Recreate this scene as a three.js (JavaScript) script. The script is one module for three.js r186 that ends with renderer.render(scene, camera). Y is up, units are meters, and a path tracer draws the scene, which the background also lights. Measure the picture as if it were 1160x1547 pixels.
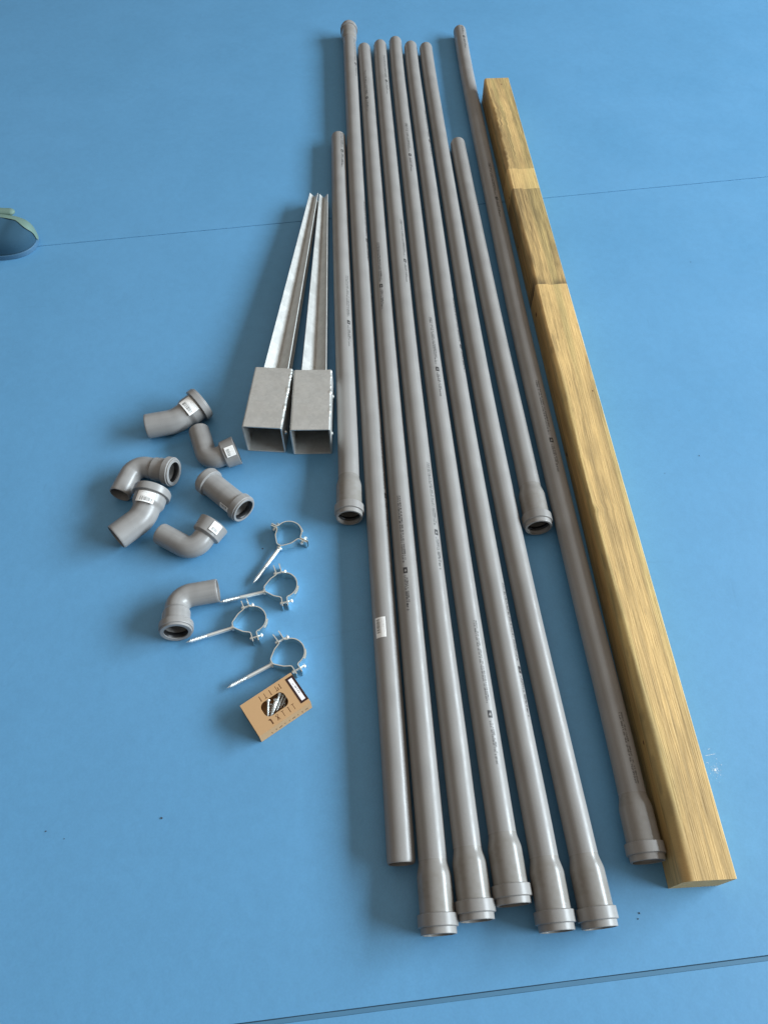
import * as THREE from 'three';
import { mergeGeometries } from 'three/addons/utils/BufferGeometryUtils.js';
import { RectAreaLightUniformsLib } from 'three/addons/lights/RectAreaLightUniformsLib.js';

// ---------------------------------------------------------------- camera, light, exposure
const scene = new THREE.Scene();
const camera = new THREE.PerspectiveCamera(69.4, 767 / 1024, 0.05, 60);
camera.position.set(0, 1.15, 0);
camera.rotation.x = -56.3 * Math.PI / 180;

RectAreaLightUniformsLib.init();
// light of the room all round, the long window wall to the right that casts the shadows, and the pale ceiling it brightens
scene.background = new THREE.Color().setRGB(0.085, 0.076, 0.066);
function windowLight(name, color, intensity, w, h, from, to) {
  const l = new THREE.RectAreaLight(new THREE.Color().setRGB(...color), intensity, w, h);
  l.name = name; l.position.set(...from); l.lookAt(...to); scene.add(l); return l;
}
windowLight('window_daylight', [0.81, 0.94, 1.03], 21.5, 8.4, 2.5, [8.0, 3.7, -1.0], [0, 0.0, -1.0]);
windowLight('ceiling_light', [1.0, 0.93, 0.84], 0.40, 6, 6, [0.2, 2.9, -1.6], [0.2, 0, -1.6001]);

const renderer = new THREE.WebGLRenderer({ antialias: true });
renderer.toneMapping = THREE.LinearToneMapping;
renderer.toneMappingExposure = 1.32;
renderer.shadowMap.enabled = true;

// ---------------------------------------------------------------- helpers
function rng(seed) { let a = seed >>> 0; return () => { a = (a + 0x6D2B79F5) >>> 0; let t = a; t = Math.imul(t ^ (t >>> 15), t | 1); t ^= t + Math.imul(t ^ (t >>> 7), t | 61); return ((t ^ (t >>> 14)) >>> 0) / 4294967296; }; }
const hash2 = (x, y, s) => { let h = Math.imul(x | 0, 374761393) ^ Math.imul(y | 0, 668265263) ^ Math.imul(s | 0, 1274126177); h = Math.imul(h ^ (h >>> 13), 1274126177); return ((h ^ (h >>> 16)) >>> 0) / 4294967295; };
function vnoise(x, y, s = 0, px = 1 << 20, py = 1 << 20) {
  const xi = Math.floor(x), yi = Math.floor(y), fx = x - xi, fy = y - yi, u = fx * fx * (3 - 2 * fx), v = fy * fy * (3 - 2 * fy);
  const m = (a, p) => ((a % p) + p) % p;
  const a = hash2(m(xi, px), m(yi, py), s), b = hash2(m(xi + 1, px), m(yi, py), s), c = hash2(m(xi, px), m(yi + 1, py), s), d = hash2(m(xi + 1, px), m(yi + 1, py), s);
  return a + (b - a) * u + (c - a) * v + (a - b - c + d) * u * v;
}
const clamp = (x, a = 0, b = 1) => Math.min(b, Math.max(a, x));
const smooth = (a, b, x) => { const t = clamp((x - a) / (b - a)); return t * t * (3 - 2 * t); };
function dataTex(w, h, fn, srgb = true) {
  const d = new Uint8Array(w * h * 4);
  for (let y = 0; y < h; y++) for (let x = 0; x < w; x++) {
    const c = fn(x / w, y / h), o = (y * w + x) * 4;
    for (let k = 0; k < 3; k++) d[o + k] = clamp((Array.isArray(c) ? c[k] : c)) * 255;
    d[o + 3] = 255;
  }
  const t = new THREE.DataTexture(d, w, h); t.magFilter = t.minFilter = THREE.LinearFilter;
  t.wrapS = t.wrapT = THREE.RepeatWrapping; if (srgb) t.colorSpace = THREE.SRGBColorSpace; t.needsUpdate = true; return t;
}
function canvasTex(w, h, draw) {
  const c = document.createElement('canvas'); c.width = w; c.height = h;
  draw(c.getContext('2d'), w, h);
  const t = new THREE.CanvasTexture(c); t.colorSpace = THREE.SRGBColorSpace; return t;
}
const rep = (t, x, y) => { const c = t.clone(); c.repeat.set(x, y); c.needsUpdate = true; return c; };
const taken = {};
function numbered(n) { const k = taken[n] = (taken[n] ?? -1) + 1; return k ? `${n}_${String(k).padStart(3, '0')}` : n; }
function thing(name, label, category, at = [0, 0, 0], turn = 0, group) {
  const o = new THREE.Group(); o.name = numbered(name); o.position.set(...at); o.rotation.y = turn;
  o.userData = { label, category }; if (group) o.userData.group = group;
  scene.add(o); return o;
}
function part(name, geo, mat, parent, label) {
  const m = new THREE.Mesh(geo, mat); m.name = name; m.castShadow = m.receiveShadow = true; if (label) m.userData.label = label;
  parent.add(m); return m;
}
// a path through points: position and direction at any length along it
function makePath(pts, fillet = 0) {
  let P = pts.map((p) => new THREE.Vector3(...p)), D = [];
  if (fillet && P.length === 3) {
    const [a, v, b] = P, u = a.clone().sub(v).normalize(), w = b.clone().sub(v).normalize();
    const half = u.angleTo(w) / 2, cut = fillet / Math.tan(half), dir = u.clone().add(w).normalize(), c = v.clone().addScaledVector(dir, fillet / Math.sin(half));
    const s = v.clone().addScaledVector(u, cut), e = v.clone().addScaledVector(w, cut), r0 = s.clone().sub(c), r1 = e.clone().sub(c), ang = r0.angleTo(r1);
    for (let i = 0; i <= 30; i++) D.push(a.clone().lerp(s, i / 30));
    for (let i = 1; i <= 40; i++) { const t = i / 40; D.push(c.clone().addScaledVector(r0, Math.sin((1 - t) * ang) / Math.sin(ang)).addScaledVector(r1, Math.sin(t * ang) / Math.sin(ang))); }
    for (let i = 1; i <= 30; i++) D.push(e.clone().lerp(b, i / 30));
  } else if (P.length === 2) D = P;
  else { const c = new THREE.CatmullRomCurve3(P, false, 'centripetal'); D = c.getPoints(200); }
  const S = [0]; for (let i = 1; i < D.length; i++) S.push(S[i - 1] + D[i].distanceTo(D[i - 1]));
  const L = S[S.length - 1];
  const pos = (s) => {
    let i = 1; while (i < S.length - 1 && S[i] < s) i++;
    const t = (s - S[i - 1]) / (S[i] - S[i - 1]); return D[i - 1].clone().lerp(D[i], t);
  };
  const at = (s) => {
    const e = 0.004, p = pos(s), t = pos(s + e).sub(pos(s - e)).normalize();
    const n1 = new THREE.Vector3(0, 1, 0).addScaledVector(t, -t.y).normalize(), n2 = n1.clone().cross(t);
    return { p, t, n1, n2 };
  };
  return { L, at };
}
// sweep rings along a path; strips of [s, r] are smooth inside and creased between
function sweep(path, strips, seg = 48, base = [0, 0, 0], wob) {
  const pos = [], nor = [], uv = [], idx = [];
  for (const st of strips) {
    const start = pos.length / 3;
    st.forEach(([s, r], i) => {
      const f = path.at(s), a = st[Math.max(0, i - 1)], b = st[Math.min(st.length - 1, i + 1)];
      let ds = b[0] - a[0], dr = b[1] - a[1]; const l = Math.hypot(ds, dr) || 1; ds /= l; dr /= l;
      for (let k = 0; k <= seg; k++) {
        const an = k / seg * Math.PI * 2, cs = Math.cos(an), sn = Math.sin(an), rr = r + (wob ? wob(s, an, r) : 0);
        const d = f.n1.clone().multiplyScalar(cs).addScaledVector(f.n2, sn);
        const q = f.p.clone().addScaledVector(d, rr), n = d.multiplyScalar(ds).addScaledVector(f.t, -dr);
        pos.push(q.x - base[0], q.y - base[1], q.z - base[2]); nor.push(n.x, n.y, n.z); uv.push(k / seg * 0.1257, s);
      }
    });
    for (let i = 0; i < st.length - 1; i++) for (let k = 0; k < seg; k++) {
      const a = start + i * (seg + 1) + k, b = a + seg + 1;
      idx.push(a, b, a + 1, b, b + 1, a + 1);
    }
  }
  const g = new THREE.BufferGeometry();
  g.setAttribute('position', new THREE.Float32BufferAttribute(pos, 3)); g.setAttribute('normal', new THREE.Float32BufferAttribute(nor, 3));
  g.setAttribute('uv', new THREE.Float32BufferAttribute(uv, 2)); g.setIndex(idx); return g;
}
// a curved sheet on a swept tube: from s0 to s1 along it and from angle a0 to a1 round it
function patch(path, s0, s1, a0, a1, rFn, base, nS = 12, nA = 12) {
  const pos = [], nor = [], uv = [], idx = [];
  for (let i = 0; i <= nS; i++) for (let k = 0; k <= nA; k++) {
    const s = s0 + (s1 - s0) * i / nS, an = a0 + (a1 - a0) * k / nA, f = path.at(s), d = f.n1.clone().multiplyScalar(Math.cos(an)).addScaledVector(f.n2, Math.sin(an));
    const q = f.p.clone().addScaledVector(d, typeof rFn === 'function' ? rFn(s) : rFn);
    pos.push(q.x - base[0], q.y - base[1], q.z - base[2]); nor.push(d.x, d.y, d.z); uv.push(i / nS, k / nA);
  }
  for (let i = 0; i < nS; i++) for (let k = 0; k < nA; k++) { const a = i * (nA + 1) + k, b = a + nA + 1; if ((a1 > a0) === (s1 > s0)) idx.push(a, b, a + 1, b, b + 1, a + 1); else idx.push(a, a + 1, b, b, a + 1, b + 1); }
  const g = new THREE.BufferGeometry();
  g.setAttribute('position', new THREE.Float32BufferAttribute(pos, 3)); g.setAttribute('normal', new THREE.Float32BufferAttribute(nor, 3));
  g.setAttribute('uv', new THREE.Float32BufferAttribute(uv, 2)); g.setIndex(idx); return g;
}
// round the corner between strips: small quarter bevel from (s0,r0) to (s1,r1)
const arcTo = (s0, r0, s1, r1, outerFirst, n = 5) => { const o = []; for (let i = 0; i <= n; i++) { const t = i / n * Math.PI / 2; o.push(outerFirst ? [s0 + (s1 - s0) * Math.sin(t), r1 + (r0 - r1) * Math.cos(t)] : [s1 + (s0 - s1) * Math.cos(t), r0 + (r1 - r0) * Math.sin(t)]); } return o; };
const line = (s0, s1, r0, r1, n) => Array.from({ length: n + 1 }, (_, i) => [s0 + (s1 - s0) * i / n, r0 + (r1 - r0) * i / n]);
const easeLine = (s0, s1, r0, r1, n) => Array.from({ length: n + 1 }, (_, i) => [s0 + (s1 - s0) * i / n, r0 + (r1 - r0) * smooth(0, 1, i / n)]);
function boxGeo(w, h, d, x = 0, y = 0, z = 0) { return new THREE.BoxGeometry(w, h, d).translate(x, y, z); }
function cylBetween(a, b, r0, r1, seg = 16) {
  const A = new THREE.Vector3(...a), B = new THREE.Vector3(...b), d = B.clone().sub(A), g = new THREE.CylinderGeometry(r1, r0, d.length(), seg);
  g.applyQuaternion(new THREE.Quaternion().setFromUnitVectors(new THREE.Vector3(0, 1, 0), d.clone().normalize())); g.translate(...A.add(B).multiplyScalar(0.5).toArray()); return g;
}

// ---------------------------------------------------------------- materials
const M = {};
{
  // blue sheet vinyl: fine fleck, faint cloudiness of the dye, hairline scratches
  const R = rng(5), scr = Array.from({ length: 60 }, () => [R(), R(), R() * 6.28, 0.004 + R() * R() * 0.035, R()]);
  const floorMap = dataTex(1024, 1024, (u, v) => {
    const f = hash2(u * 1024, v * 1024, 3) - 0.5, m = vnoise(u * 160, v * 160, 4, 160, 160) - 0.5, c = vnoise(u * 9, v * 9, 6, 9, 9) - 0.5, c2 = vnoise(u * 27, v * 27, 8, 27, 27) - 0.5;
    const k = 1 + f * 0.03 + m * 0.02 + c * 0.022 + c2 * 0.014;
    let e = 0; for (const [x, y, a, l, w] of scr) { const dx = u - x, dy = v - y; if (Math.abs(dx) > 0.07 || Math.abs(dy) > 0.07) continue; const p = dx * Math.cos(a) + dy * Math.sin(a), q = -dx * Math.sin(a) + dy * Math.cos(a); if (Math.abs(p) < l && Math.abs(q + p * p * (w - 0.5) * 4) < 0.0007) e = w > 0.45 ? -0.022 : 0.014; }
    return [0.352 * (k + e) + c * 0.005, 0.575 * (k + e), 0.735 * (k + e)];
  });
  const floorBump = dataTex(1024, 1024, (u, v) => {
    let h = 0.5 + (vnoise(u * 300, v * 300, 14, 300, 300) - 0.5) * 0.5 + (vnoise(u * 70, v * 70, 15, 70, 70) - 0.5) * 0.4;
    for (const [x, y, a, l, w] of scr) { const dx = u - x, dy = v - y, p = dx * Math.cos(a) + dy * Math.sin(a), q = -dx * Math.sin(a) + dy * Math.cos(a); if (Math.abs(p) < l && Math.abs(q + p * p * (w - 0.5) * 4) < 0.0009) h -= 0.2; }
    return h;
  }, false);
  const floorRough = dataTex(512, 512, (u, v) => 0.44 + 0.12 * vnoise(u * 14, v * 14, 21, 14, 14) + 0.08 * vnoise(u * 60, v * 60, 22, 60, 60), false);
  M.floor = new THREE.MeshPhysicalMaterial({ map: rep(floorMap, 0.55, 0.55), bumpMap: rep(floorBump, 0.55, 0.55), bumpScale: 0.00012, roughnessMap: rep(floorRough, 0.55, 0.55), roughness: 1, specularIntensity: 0.9 });
  M.weld = new THREE.MeshStandardMaterial({ color: new THREE.Color().setRGB(0.06, 0.17, 0.28), roughness: 0.6 });
  M.gap = new THREE.MeshStandardMaterial({ color: new THREE.Color().setRGB(0.04, 0.10, 0.16), roughness: 0.9 });

  // grey pvc with faint drawing marks and dust
  const pvcMap = dataTex(256, 1024, (u, v) => {
    const st = vnoise(u * 48, v * 5, 31, 48, 5) - 0.5, b = vnoise(u * 6, v * 30, 32, 6, 30) - 0.5, f = hash2(u * 256, v * 1024, 33) - 0.5, k = 1 + st * 0.045 + b * 0.05 + f * 0.03;
    return [0.545 * k, 0.533 * k, 0.522 * k];
  });
  const pvcRough = dataTex(256, 512, (u, v) => 0.30 + 0.13 * vnoise(u * 8, v * 20, 36, 8, 20) + 0.07 * vnoise(u * 40, v * 90, 37, 40, 90), false);
  const pvcBump = dataTex(256, 1024, (u, v) => 0.5 + (vnoise(u * 3, v * 24, 41, 3, 24) - 0.5) * 0.8 + (vnoise(u * 64, v * 256, 42, 64, 256) - 0.5) * 0.04, false);
  M.pvc = new THREE.MeshPhysicalMaterial({ map: rep(pvcMap, 7.955, 1), roughnessMap: rep(pvcRough, 7.955, 1.3), roughness: 1, bumpMap: rep(pvcBump, 7.955, 1.9), bumpScale: 0.0009 });
  M.pvcFitting = new THREE.MeshPhysicalMaterial({ map: rep(pvcMap, 7.955, 4), color: new THREE.Color(1.06, 1.08, 1.10), roughnessMap: rep(pvcRough, 7.955, 5), roughness: 0.85, bumpMap: rep(pvcBump, 7.955, 5), bumpScale: 0.00015 });
  // the sockets were formed hot: glossier, with brownish scorch stains
  const sockMap = dataTex(256, 256, (u, v) => { const st = smooth(0.45, 0.85, vnoise(u * 6, v * 9, 61, 6, 9) * 0.7 + vnoise(u * 24, v * 40, 62, 24, 40) * 0.3), f = hash2(u * 256, v * 256, 63) - 0.5, k = 1 + f * 0.03 - st * 0.05; return [0.538 * k, 0.524 * k - st * 0.004, 0.508 * k - st * 0.012]; });
  M.pvcSocket = new THREE.MeshPhysicalMaterial({ map: rep(sockMap, 7.955, 6), roughness: 0.27, bumpMap: rep(pvcBump, 7.955, 3), bumpScale: 0.0003 });
  M.rubber = new THREE.MeshStandardMaterial({ color: new THREE.Color().setRGB(0.012, 0.012, 0.013), roughness: 0.42 });

  // galvanised steel: zinc spangle
  const zinc = dataTex(512, 512, (u, v) => {
    let best = 9, id = 0; const X = u * 40, Y = v * 40;
    for (let i = -1; i <= 1; i++) for (let j = -1; j <= 1; j++) { const cx = Math.floor(X) + i, cy = Math.floor(Y) + j, mx = (cx + 40) % 40, my = (cy + 40) % 40, d = (cx + hash2(mx, my, 51) - X) ** 2 + (cy + hash2(mx, my, 52) - Y) ** 2; if (d < best) { best = d; id = hash2(mx, my, 53); } }
    const k = 0.78 + (id - 0.5) * 0.035 + (vnoise(u * 12, v * 12, 54, 12, 12) - 0.5) * 0.035 + (hash2(u * 512, v * 512, 55) - 0.5) * 0.03; return [k, k, k * 0.985];
  });
  const zincRough = dataTex(512, 512, (u, v) => 0.42 + 0.09 * vnoise(u * 16, v * 16, 58, 16, 16) + 0.06 * vnoise(u * 80, v * 80, 59, 80, 80), false);
  M.zinc = new THREE.MeshStandardMaterial({ map: rep(zinc, 6, 6), roughnessMap: rep(zincRough, 6, 6), roughness: 1, metalness: 0.72 });
  M.weldBead = new THREE.MeshStandardMaterial({ color: 0xd9dcda, roughness: 0.4, metalness: 0.8 });
  M.plated = new THREE.MeshStandardMaterial({ color: 0xeef2f1, roughness: 0.3, metalness: 0.7 });
  M.platedBand = new THREE.MeshStandardMaterial({ color: 0xeaf0ee, roughness: 0.2, metalness: 1 });
}
// stickers with a bar code and rows of tiny print that cannot be read
function stickerTex(seed, turned = false) {
  return canvasTex(256, 160, (c, w, h) => {
    const R = rng(seed); c.fillStyle = '#f1efec'; c.fillRect(0, 0, w, h);
    c.fillStyle = '#3b3936'; let x = 26; while (x < 200) { const b = 1 + R() * 5; c.fillRect(x, 18, b, 52); x += b + 1.5 + R() * 5; }
    c.fillStyle = '#8c8883'; for (let r = 0; r < 4; r++) { let p = 22; const e = 120 + R() * 110; while (p < e) { const l = 2 + R() * 5; c.fillRect(p, 84 + r * 17, l, 1.6 + R() * 5); p += l + 2 + R() * 3; } }
    c.fillStyle = '#4a4744'; let p = 60; while (p < 200) { const l = 2 + R() * 4; c.fillRect(p, 74, l, 5); p += l + 5; }
  });
}
M.sticker = [1, 2, 3].map((s) => new THREE.MeshStandardMaterial({ map: stickerTex(s * 17), roughness: 0.55, side: THREE.DoubleSide }));
// the dark ink line printed on a pipe: two rows of small print, a square emblem, two shorter rows
function printTex(seed, fade) {
  return canvasTex(1400, 64, (c, w, h) => {
    c.clearRect(0, 0, w, h); const R = rng(seed), ink = (a) => `rgba(38,36,38,${a})`;
    const row = (x0, x1, y, hh, dens) => { let x = x0; while (x < x1) { const l = 6 + R() * 7; if (R() < dens) { c.strokeStyle = ink((0.75 + R() * 0.25) * fade); c.lineWidth = 4.2; c.beginPath(); const k = Math.floor(R() * 4); if (k === 0) c.ellipse(x + l / 2, y + hh / 2, l / 2, hh / 2, 0, 0, 6.3); else if (k === 1) { c.moveTo(x, y); c.lineTo(x, y + hh); c.moveTo(x, y + hh * R()); c.lineTo(x + l, y + hh * R()); } else if (k === 2) { c.moveTo(x, y); c.lineTo(x + l, y); c.lineTo(x + l * R(), y + hh); } else { c.moveTo(x + l, y); c.lineTo(x, y + hh / 2); c.lineTo(x + l, y + hh); } c.stroke(); } x += l + 3 + R() * 4 + (R() < 0.16 ? 12 : 0); } };
    row(10, 850, 6, 20, 0.9); row(10, 820, 38, 20, 0.9);
    c.fillStyle = ink(Math.min(1, 0.75 + fade * 0.25)); c.fillRect(905, 2, 68, 60);
    c.globalCompositeOperation = 'destination-out'; c.fillStyle = '#000'; c.beginPath(); c.moveTo(922, 32); c.lineTo(946, 14); c.lineTo(962, 26); c.lineTo(948, 34); c.lineTo(958, 48); c.lineTo(938, 50); c.closePath(); c.fill();
    c.globalCompositeOperation = 'source-over'; row(1000, 1390, 8, 24, 0.95); row(1030, 1290, 38, 20, 0.9);
  });
}
M.print = [[11, 1], [12, 0.75], [13, 0.9]].map(([s, f]) => new THREE.MeshStandardMaterial({ map: printTex(s, f), transparent: true, roughness: 0.5, side: THREE.DoubleSide }));

// ---------------------------------------------------------------- floor
{
  const floor = new THREE.Group(); floor.name = 'floor'; floor.userData.kind = 'structure'; scene.add(floor);
  const s1 = (x) => -1.6855 - 0.157 * x, s2 = (x) => 0.0026 - 0.1075 * x, X = 6;
  const sheet = (pts, name, mat, top, thick, label) => {
    const sh = new THREE.Shape(pts.map(([x, z]) => new THREE.Vector2(x, -z)));
    const g = new THREE.ExtrudeGeometry(sh, { depth: thick, bevelEnabled: false }); g.rotateX(-Math.PI / 2); g.translate(0, top - thick, 0);
    return part(name, g, mat, floor, label);
  };
  const edge = (f, d) => [[-X, f(-X) + d], [X, f(X) + d]];
  const quad = (a, b) => [a[0], a[1], b[1], b[0]];
  sheet(quad([[-X, -9], [X, -9]], edge(s1, -0.0011)), 'floor_sheet', M.floor, 0, 0.002);
  sheet(quad(edge(s1, 0.0011), edge(s2, -0.0034)), 'floor_sheet', M.floor, 0, 0.002);
  sheet(quad(edge(s2, 0.0034), [[-X, 6], [X, 6]]), 'floor_sheet', M.floor, 0, 0.002);
  sheet(quad(edge(s1, -0.02), edge(s1, 0.02)), 'seam_filler', M.weld, -0.0021, 0.002);
  sheet(quad(edge(s2, -0.03), edge(s2, 0.03)), 'subfloor_strip', M.gap, -0.0021, 0.002);
  // welding cord in the wide seam, with a slit left open on either side
  const cord = [], n = 240;
  { const p = [], id = [];
    for (let i = 0; i <= n; i++) { const x = -2 + 4 * i / n, z = s2(x), w = 0.0026 + 0.0004 * vnoise(i * 0.35, 1, 71), o = 0.0004 + (vnoise(i * 0.2, 3, 72) - 0.3) * 0.0007, y = -0.0005 - 0.0004 * vnoise(i * 0.5, 2, 73); p.push(x, y - 0.0003, z - w + o, x, y, z + o, x, y - 0.0003, z + w + o); if (i < n) { const a = i * 3; id.push(a, a + 1, a + 3, a + 3, a + 1, a + 4, a + 1, a + 2, a + 4, a + 4, a + 2, a + 5); } }
    const g = new THREE.BufferGeometry(); g.setAttribute('position', new THREE.Float32BufferAttribute(p, 3)); g.setIndex(id); g.computeVertexNormals(); part('welding_cord', g, new THREE.MeshStandardMaterial({ color: new THREE.Color().setRGB(0.06, 0.175, 0.29), roughness: 0.6, side: THREE.DoubleSide }), floor); }
  // chalky white scuff by the post
  const scuff = canvasTex(256, 256, (c) => { c.clearRect(0, 0, 256, 256); const R = rng(91); for (let i = 0; i < 150; i++) { const a = R() * 6.3, d = R() * R() * 105; c.fillStyle = `rgba(235,242,248,${0.1 + R() * 0.6})`; const x = 110 + Math.cos(a) * d * 0.9, y = 150 + Math.sin(a) * d; c.fillRect(x, y, 1 + R() * 7, 1 + R() * 3); } c.strokeStyle = 'rgba(235,242,248,.55)'; c.lineWidth = 3; c.beginPath(); c.moveTo(60, 60); c.lineTo(140, 48); c.moveTo(90, 20); c.lineTo(110, 14); c.stroke(); });
  const sg = new THREE.PlaneGeometry(0.05, 0.06).rotateX(-Math.PI / 2).translate(0.505, 0.0004, -0.302);
  part('scuff_mark', sg, new THREE.MeshStandardMaterial({ map: scuff, transparent: true, roughness: 0.9 }), floor, 'chalky white scuff on the blue floor');
}
// crumbs of dirt scattered on the floor
{
  const R = rng(77), gs = [], spots = [[-0.3249, -0.2279, 0.0016], [-0.2192, -0.687, 0.0012], [0.35, -0.105, 0.0011], [0.347, -0.098, 0.0008], [-0.66, -0.55, 0.001], [-0.49, -0.21, 0.0009], [0.62, -0.9, 0.0009]];
  for (let i = 0; i < 26; i++) spots.push([-0.75 + R() * 1.6, -1.7 + R() * 1.65, 0.0004 + R() * 0.0005]);
  for (const [x, z, r] of spots) gs.push(new THREE.IcosahedronGeometry(r, 0).scale(1 + R(), 0.6, 1).rotateY(R() * 6).translate(x, r * 0.5, z));
  const m = new THREE.Mesh(mergeGeometries(gs), new THREE.MeshStandardMaterial({ color: new THREE.Color().setRGB(0.05, 0.06, 0.08), roughness: 0.9 })); m.name = 'dirt_crumbs'; m.castShadow = m.receiveShadow = true;
  m.userData = { label: 'tiny dark crumbs of dirt scattered over the blue floor', category: 'dirt', kind: 'stuff' }; scene.add(m);
}

// ---------------------------------------------------------------- straight pipes
const PR = 0.02;
function pipe(label, pts, socketAt, marks, seed) {
  // pts run from far to near; the socket end rests on its wider collar
  const n = pts.length, len = pts.map((p, i) => i ? Math.hypot(p[0] - pts[0][0], p[1] - pts[0][1]) : 0), T = len[n - 1];
  const P3 = pts.map(([x, z], i) => { const t = len[i] / T; return [x, socketAt === 'near' ? 0.0202 + 0.0072 * t : 0.0274 - 0.0072 * t, z]; });
  const far = makePath(P3), L = far.L;
  const path = socketAt === 'near' ? far : { L, at: (s) => { const f = far.at(L - s); return { p: f.p, t: f.t.negate(), n1: f.n1, n2: f.n2.negate() }; } };
  const mid = far.at(L / 2).p, base = [mid.x, 0, mid.z];
  const root = thing('drain_pipe', label, 'pipe', base, 0, 'grey plastic drain pipes');
  const body = line(0.006, L - 0.090, PR, PR, 56), wall = 0.0019;
  const ring = path;
  part('pipe_body', sweep(ring, [
    [[0.0002, PR - wall], [0, PR - 0.0016]], arcTo(0, PR - 0.0016, 0.006, PR, false, 4), body, line(L - 0.09, 0.0002, PR - wall, PR - wall, 24)], 48, base,
  (s, a, r) => (vnoise(s * 9 + seed * 7, 0.5, seed) - 0.5) * 0.0003), M.pvc, root);
  part('socket', sweep(path, [easeLine(L - 0.090, L - 0.068, PR, 0.0238, 10), line(L - 0.068, L - 0.0001, 0.0238, 0.0238, 6), [[L - 0.0001, 0.0238], [L - 0.0001, 0.0208]], line(L - 0.0001, L - 0.068, 0.0208, 0.0208, 4), [[L - 0.068, 0.0208], [L - 0.09, PR - wall]]], 48, base), M.pvcSocket, root, 'glossier heat-formed socket with faint brownish stains');
  const col = part('collar', sweep(path, [
    [[L - 0.0248, 0.0237], [L - 0.0242, 0.0263]], arcTo(L - 0.0242, 0.0263, L - 0.0234, 0.0272, false, 3), line(L - 0.0234, L - 0.0098, 0.0272, 0.0272, 2), arcTo(L - 0.0098, 0.0272, L - 0.0088, 0.0262, true, 3),
    [[L - 0.0088, 0.0262], [L - 0.0083, 0.0243]], line(L - 0.0083, L - 0.0008, 0.0243, 0.0241, 2), arcTo(L - 0.0008, 0.0241, L, 0.0232, true, 3), [[L, 0.0232], [L, 0.0212]], [[L, 0.0212], [L - 0.006, 0.0204]]], 56, base), M.pvc, root);
  part('seal_ring', sweep(path, [Array.from({ length: 9 }, (_, i) => [L - 0.012 + 0.004 * Math.cos(i / 8 * Math.PI), 0.0212 - 0.0027 * Math.sin(i / 8 * Math.PI)])], 48, base), M.rubber, col);
  for (const [z, frac, k] of marks) {
    // where along the pipe, and how far round from the top
    let s = 0; for (let i = 0; i <= 400; i++) { const q = far.at(L * i / 400).p; if (q.z <= z) s = L * i / 400; }
    const x = far.at(s).p.x, phi = Math.asin(frac) + Math.atan(-x / 1.13), half = 0.0037 / PR;
    const s0 = Math.max(0.008, s - 0.157), s1 = Math.min(L - 0.1, s + 0.078);
    const g = patch(far, s0, s1, phi + half, phi - half, (q) => PR + 0.0003, base, 20, 8);
    const u = g.attributes.uv; for (let i = 0; i < u.count; i++) { const q = s0 + (s1 - s0) * u.getX(i); u.setX(i, (q - (s - 0.157)) / 0.235); }
    part('printed_marking', g, M.print[k], root);
  }
  return { root, far, base, L };
}
const pipes = {};
pipes.A = pipe('short grey pipe beside the steel sleeves, leftmost pipe of the row', [[-0.1266, -2.0013], [-0.1116, -1.6873], [-0.0864, -1.2085], [-0.0685, -0.8805], [-0.0627, -0.7356]], 'near', [[-1.9052, 0.42, 0], [-1.2325, 0.5, 1]], 1);
pipes.B = pipe('long grey pipe with barcode sticker, its collar at the far end', [[-0.1139, -2.6334], [-0.1005, -2.3554], [-0.0671, -1.6873], [-0.0403, -1.2085], [-0.0204, -0.8805], [-0.0023, -0.5807], [0.0128, -0.3536], [0.0216, -0.211], [0.0240, -0.1636]], 'far', [[-2.3739, 0.72, 1], [-1.5263, 0.84, 0], [-0.7759, 0.86, 0]], 2);
pipes.C = pipe('long grey pipe whose collar ends nearest the camera, right of the stickered pipe', [[-0.0626, -2.5091], [-0.0543, -2.3554], [-0.0201, -1.6873], [0.0043, -1.2085], [0.023, -0.8805], [0.0418, -0.5807], [0.0559, -0.3536], [0.0650, -0.211], [0.0725, -0.0771]], 'near', [[-2.1702, -0.25, 1], [-1.3495, -0.16, 0], [-0.613, -0.12, 0]], 3);
pipes.D = pipe('third long grey pipe from the left, its collar set back from its left neighbour', [[-0.0126, -2.5307], [-0.0065, -2.3554], [0.0260, -1.6873], [0.0497, -1.2085], [0.069, -0.8805], [0.088, -0.5807], [0.1046, -0.3536], [0.1145, -0.211], [0.1236, -0.0933]], 'near', [[-2.2714, 0.5, 1], [-1.4402, 0.6, 2], [-0.693, 0.66, 0]], 4);
pipes.E = pipe('middle long grey pipe whose near collar is set farthest back between its neighbours', [[0.0358, -2.5526], [0.0422, -2.3554], [0.0735, -1.6873], [0.0965, -1.2085], [0.1175, -0.8805], [0.1377, -0.5807], [0.1554, -0.3536], [0.1663, -0.211], [0.1748, -0.1121]], 'near', [[-1.8801, 0.3, 2], [-1.0898, 0.43, 2], [-0.3659, 0.45, 1]], 5);
pipes.F = pipe('long grey pipe second from the right of the six closely laid long pipes', [[0.0837, -2.5221], [0.0892, -2.3554], [0.1210, -1.6873], [0.1440, -1.2085], [0.1645, -0.8805], [0.1872, -0.5807], [0.2062, -0.3536], [0.2190, -0.211], [0.2290, -0.0809]], 'near', [[-1.9565, 0.86, 1], [-1.1653, 0.9, 0], [-0.4358, 0.88, 0]], 6);
pipes.G = pipe('rightmost of the six closely laid long grey pipes, without visible print', [[0.1316, -2.5134], [0.1372, -2.3554], [0.1690, -1.6873], [0.1926, -1.2085], [0.2141, -0.8805], [0.2381, -0.5807], [0.26, -0.3536], [0.274, -0.211], [0.2862, -0.0847]], 'near', [], 7);
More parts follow.
